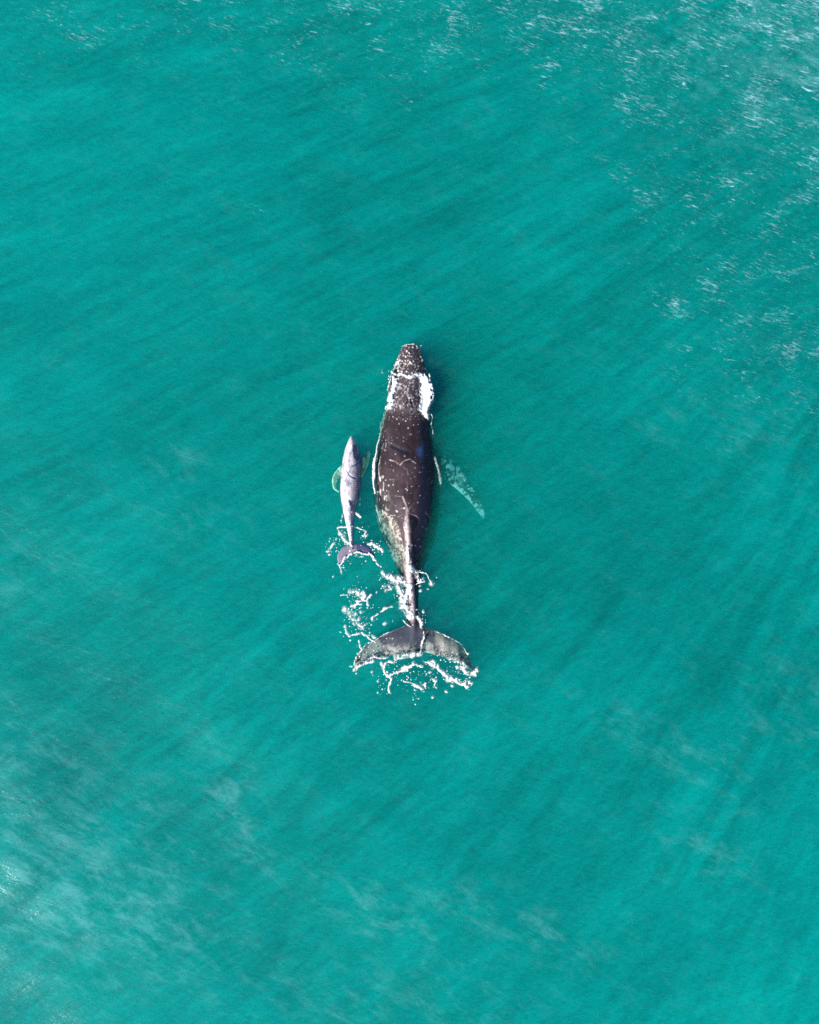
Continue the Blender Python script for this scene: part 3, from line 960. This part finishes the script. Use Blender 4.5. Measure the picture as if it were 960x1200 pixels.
    ob['category'] = 'foam'
    return ob


foam('head_foam', 'bright white water pouring off both sides of the adult head',
     [([(461, 437), (468, 440), (476, 442), (484, 442), (494, 441)], 2.6, 1.0),
      ([(462, 436), (457, 446), (455, 456)], 1.2, 0.8),
      ([(503, 440), (505, 452), (507, 462), (506.5, 470)], 1.6, 0.95),
      ([(504, 484), (507, 500), (508, 510)], 0.6, 0.7),
      ([(451, 484), (447, 494), (445, 504)], 0.9, 0.5),
      ([(470, 407), (475, 404), (486, 404), (490, 407)], 0.8, 0.85),
      ([(463, 428), (466, 424), (470, 432)], 1.2, 0.8)],
     [([(461, 441), (468, 444), (466, 454), (463, 463), (461, 478), (456, 481), (453, 479), (455, 468), (459, 455)], 1.15),
      ([(491, 444), (497, 439), (503, 444), (506, 456), (506.5, 470), (503, 480), (501, 491), (496, 488), (490, 480), (493, 465), (494, 452)], 1.25)],
     dots=[(449, 433, .6), (449, 437, .6), (450, 453, .5), (489, 405, 1.0), (494, 406, .8)],
     drops=[(505, 460, 2.5, 26), (458, 442, 2.5, 14), (500, 440, 3, 14), (468, 428, 3.5, 26)], seed=3, lace=0.75, scale=1.3, pile=0.26)

foam('flank_foam', 'thin white wash line along the adult flanks at the waterline',
     [([(445, 508), (443, 520), (441, 530)], 0.8, 0.85),
      ([(441.5, 528), (439.5, 538)], 1.1, 1.0),
      ([(439.5, 538), (438.2, 549), (438, 560)], 2.1, 1.3),
      ([(438, 560), (438.5, 570), (439.5, 578)], 1.3, 1.05),
      ([(441, 592), (443, 602), (446, 612)], 1.0, 0.55),
      ([(510, 536), (512, 546), (514.5, 556)], 1.3, 0.5),
      ([(512, 545), (514.5, 556), (516.5, 566)], 1.5, 0.45)],
     drops=[(447, 575, 3, 12)], seed=5, lace=0.7, wobble=2.5)

foam('tail_foam', 'lacy white foam breaking over the adult tail stock',
     [([(479, 640), (477.5, 652), (477.5, 660), (481, 668)], 1.6, 0.9),
      ([(481, 664), (486, 668), (488, 674)], 3.0, 0.8),
      ([(449, 673), (458, 676), (466, 684), (470, 696), (474, 708), (479, 718)], 3.6, 0.95),
      ([(450, 688), (456, 686), (458, 691), (453, 693)], 2.2, 0.75),
      ([(465, 678), (475, 682), (480, 690), (475, 702), (472, 712)], 3.8, 0.95),
      ([(470, 706), (478, 716), (481, 724), (477, 722)], 2.4, 1.0),
      ([(482, 688), (477, 697), (474, 706)], 1.8, 1.1),
      ([(490, 669.5), (498, 672), (503, 678), (506, 683)], 0.9, 1.0),
      ([(491, 680), (495, 680)], 2.6, 0.9),
      ([(484, 721), (490, 724), (494, 730), (494, 736)], 2.0, 0.85),
      ([(472, 727), (476, 731), (481, 735)], 0.9, 1.1)],
     dots=[(506, 683.5, 2.6), (493, 692, 1.6), (489, 714, 1.4), (497, 717, 1.5), (485, 723, 2.0), (493, 728, 2.0), (492, 686, 1.3), (501, 690, 1.0),
           (512, 677, .8), (483, 706, 1.1)],
     drops=[(455, 682, 6, 60), (470, 697, 6, 55), (488, 676, 4, 36), (493, 722, 5, 26), (478, 716, 4, 30)], seed=8, scale=1.15)

foam('drifting_foam', 'scattered white foam flecks on the water left of the adult tail',
     [([(419, 704), (424, 702), (427, 697), (425, 694)], 2.0, 1.0),
      ([(421, 704), (428, 704), (431, 709)], 1.4, 1.0),
      ([(429, 702), (433, 698), (434, 696)], 1.6, 1.1),
      ([(410, 692), (418, 693), (424, 697)], 2.6, 0.75),
      ([(414, 711), (421, 708)], 2.4, 1.05),
      ([(436, 725), (441, 720), (445, 716), (452, 713), (458, 711)], 1.3, 1.05),
      ([(450, 713), (454, 713)], 1.9, 1.2),
      ([(423, 742.5), (431, 747), (440, 751)], 1.2, 1.1),
      ([(433, 742), (441, 747)], 1.3, 0.95),
      ([(404, 734), (406, 741), (411, 746), (421, 743)], 1.2, 0.95),
      ([(421, 750), (424, 760)], 1.0, 1.05),
      ([(404, 714), (412, 720), (418, 730), (424, 736)], 3.4, 0.6),
      ([(401, 697), (407, 697)], 1.2, 0.9)],
     dots=[(451, 730.5, 1.6), (436, 725, 1.4), (404, 735, 1.4), (406, 742, 1.3), (428, 733, 1.5), (422, 719, 1.6), (411, 722, 1.0), (405, 716, 1.2),
           (421, 725, 1.7), (430, 712, 1.2), (441, 693.5, 1), (460.5, 729, .8), (420, 676, .8)],
     drops=[(417, 696, 6, 60), (416, 716, 8, 62), (422, 735, 8, 48), (440, 722, 8, 14), (409, 745, 5, 10)], seed=12, scale=1.2)

foam('fluke_foam', 'white foam streaks trailing behind the wide adult tail flukes',
     [([(456, 740.5), (440, 748.5), (427, 757.5), (418, 768), (414.5, 778)], 0.7, 0.8),
      ([(496, 742), (495, 752), (493, 762), (490, 768)], 1.3, 0.85),
      ([(464, 771), (474, 769), (484, 768), (494, 767)], 2.8, 0.85),
      ([(416, 786), (420, 780), (428, 777), (438, 776)], 2.2, 0.85),
      ([(449, 784), (452, 778), (457, 775), (461, 776)], 1.6, 1.0),
      ([(455, 793), (461, 789), (468, 786), (475, 783), (482, 779)], 2.2, 1.15),
      ([(447, 778), (450, 786), (457, 792)], 2.0, 0.85),
      ([(456, 792), (459, 797), (457.5, 804), (457, 812)], 1.4, 1.1),
      ([(484, 776), (489, 781), (495, 780)], 1.4, 0.9),
      ([(470, 798), (479, 799), (488, 801)], 1.0, 1.05),
      ([(488, 803), (494, 805), (499, 802)], 2.6, 0.85),
      ([(502, 776), (509, 779), (516, 785), (522, 791), (528, 795)], 2.3, 1.1),
      ([(500, 776), (508, 774), (514, 779)], 1.6, 0.85),
      ([(526, 796), (534, 796), (541, 799), (549, 801)], 3.4, 1.05),
      ([(536, 797), (544, 802), (547, 805)], 2.2, 1.1),
      ([(537, 782), (544, 785), (552, 788)], 3.0, 1.0),
      ([(546, 788), (556, 789), (560, 784)], 2.6, 0.95),
      ([(528, 772), (536, 775), (545, 780)], 2.8, 0.75),
      ([(510, 740), (526, 746.5), (540, 756), (549, 767)], 0.7, 0.7),
      ([(507, 795), (512, 799), (510, 805)], 1.5, 0.85),
      ([(432, 772), (446, 771), (456, 770)], 1.2, 0.7)],
     dots=[(505, 787, 1.6), (412, 781, 1.0), (410, 781, .9), (435, 788, 1.3), (444, 798, 1.3), (430, 775, 1.5), (457, 812, 1.6), (523, 810, 1.6),
           (508, 818, 1.4), (512, 805, 1.2), (531, 804, 1.6), (553, 800, 1.2), (418, 791, 1.0), (486, 809, 1.2), (443, 811, 0.9), (482, 770, 2.0),
           (490, 818, .8), (549, 765, 1.2), (535, 767, 1.0)],
     drops=[(455, 786, 7, 50), (478, 792, 8, 46), (500, 790, 9, 60), (530, 785, 7, 60), (545, 793, 7, 50), (450, 806, 5, 14), (495, 806, 8, 26),
            (425, 772, 6, 22), (520, 770, 8, 30), (440, 764, 8, 26)], seed=16, scale=1.15)

foam('calf_foam', 'white splash ringing the tail flukes of the small calf',
     [([(397, 626), (396, 620), (402, 617), (410, 616)], 1.2, 0.9),
      ([(398, 624), (403, 629), (407, 636)], 2.6, 0.95),
      ([(413, 616), (422, 619), (430, 624), (426, 629)], 1.3, 0.85),
      ([(385, 646), (388, 640), (391, 635)], 1.6, 0.8),
      ([(425, 628), (430, 628)], 1.6, 0.8),
      ([(432, 637), (438, 637.5), (443, 641), (449, 646)], 2.0, 1.05),
      ([(398, 662), (403, 657), (408, 652), (415, 648), (424, 648), (432, 650)], 1.3, 1.0),
      ([(432, 647), (436, 652), (441, 659), (446, 664)], 1.4, 1.0),
      ([(397, 660), (399, 668), (400, 673)], 1.1, 1.0),
      ([(411, 634), (413, 640)], 1.4, 1.2),
      ([(415, 600), (419, 603), (422, 606)], 1.4, 1.0),
      ([(402, 603), (401, 612)], 0.7, 0.8),
      ([(422, 583), (423, 592)], 0.5, 0.8)],
     dots=[(410, 650, 1.2), (421, 648, 1.3), (425, 652, 1.1), (438, 656, 1.2), (412, 660, 1.0), (391, 675, 1.2), (430, 658, .8), (386, 650, 1.0), (394, 631, 1.2)],
     drops=[(390, 642, 4, 34), (402, 628, 5, 30), (425, 626, 5, 24), (440, 643, 5, 34), (418, 650, 6, 30), (400, 665, 4, 14)], seed=21, scale=1.3)
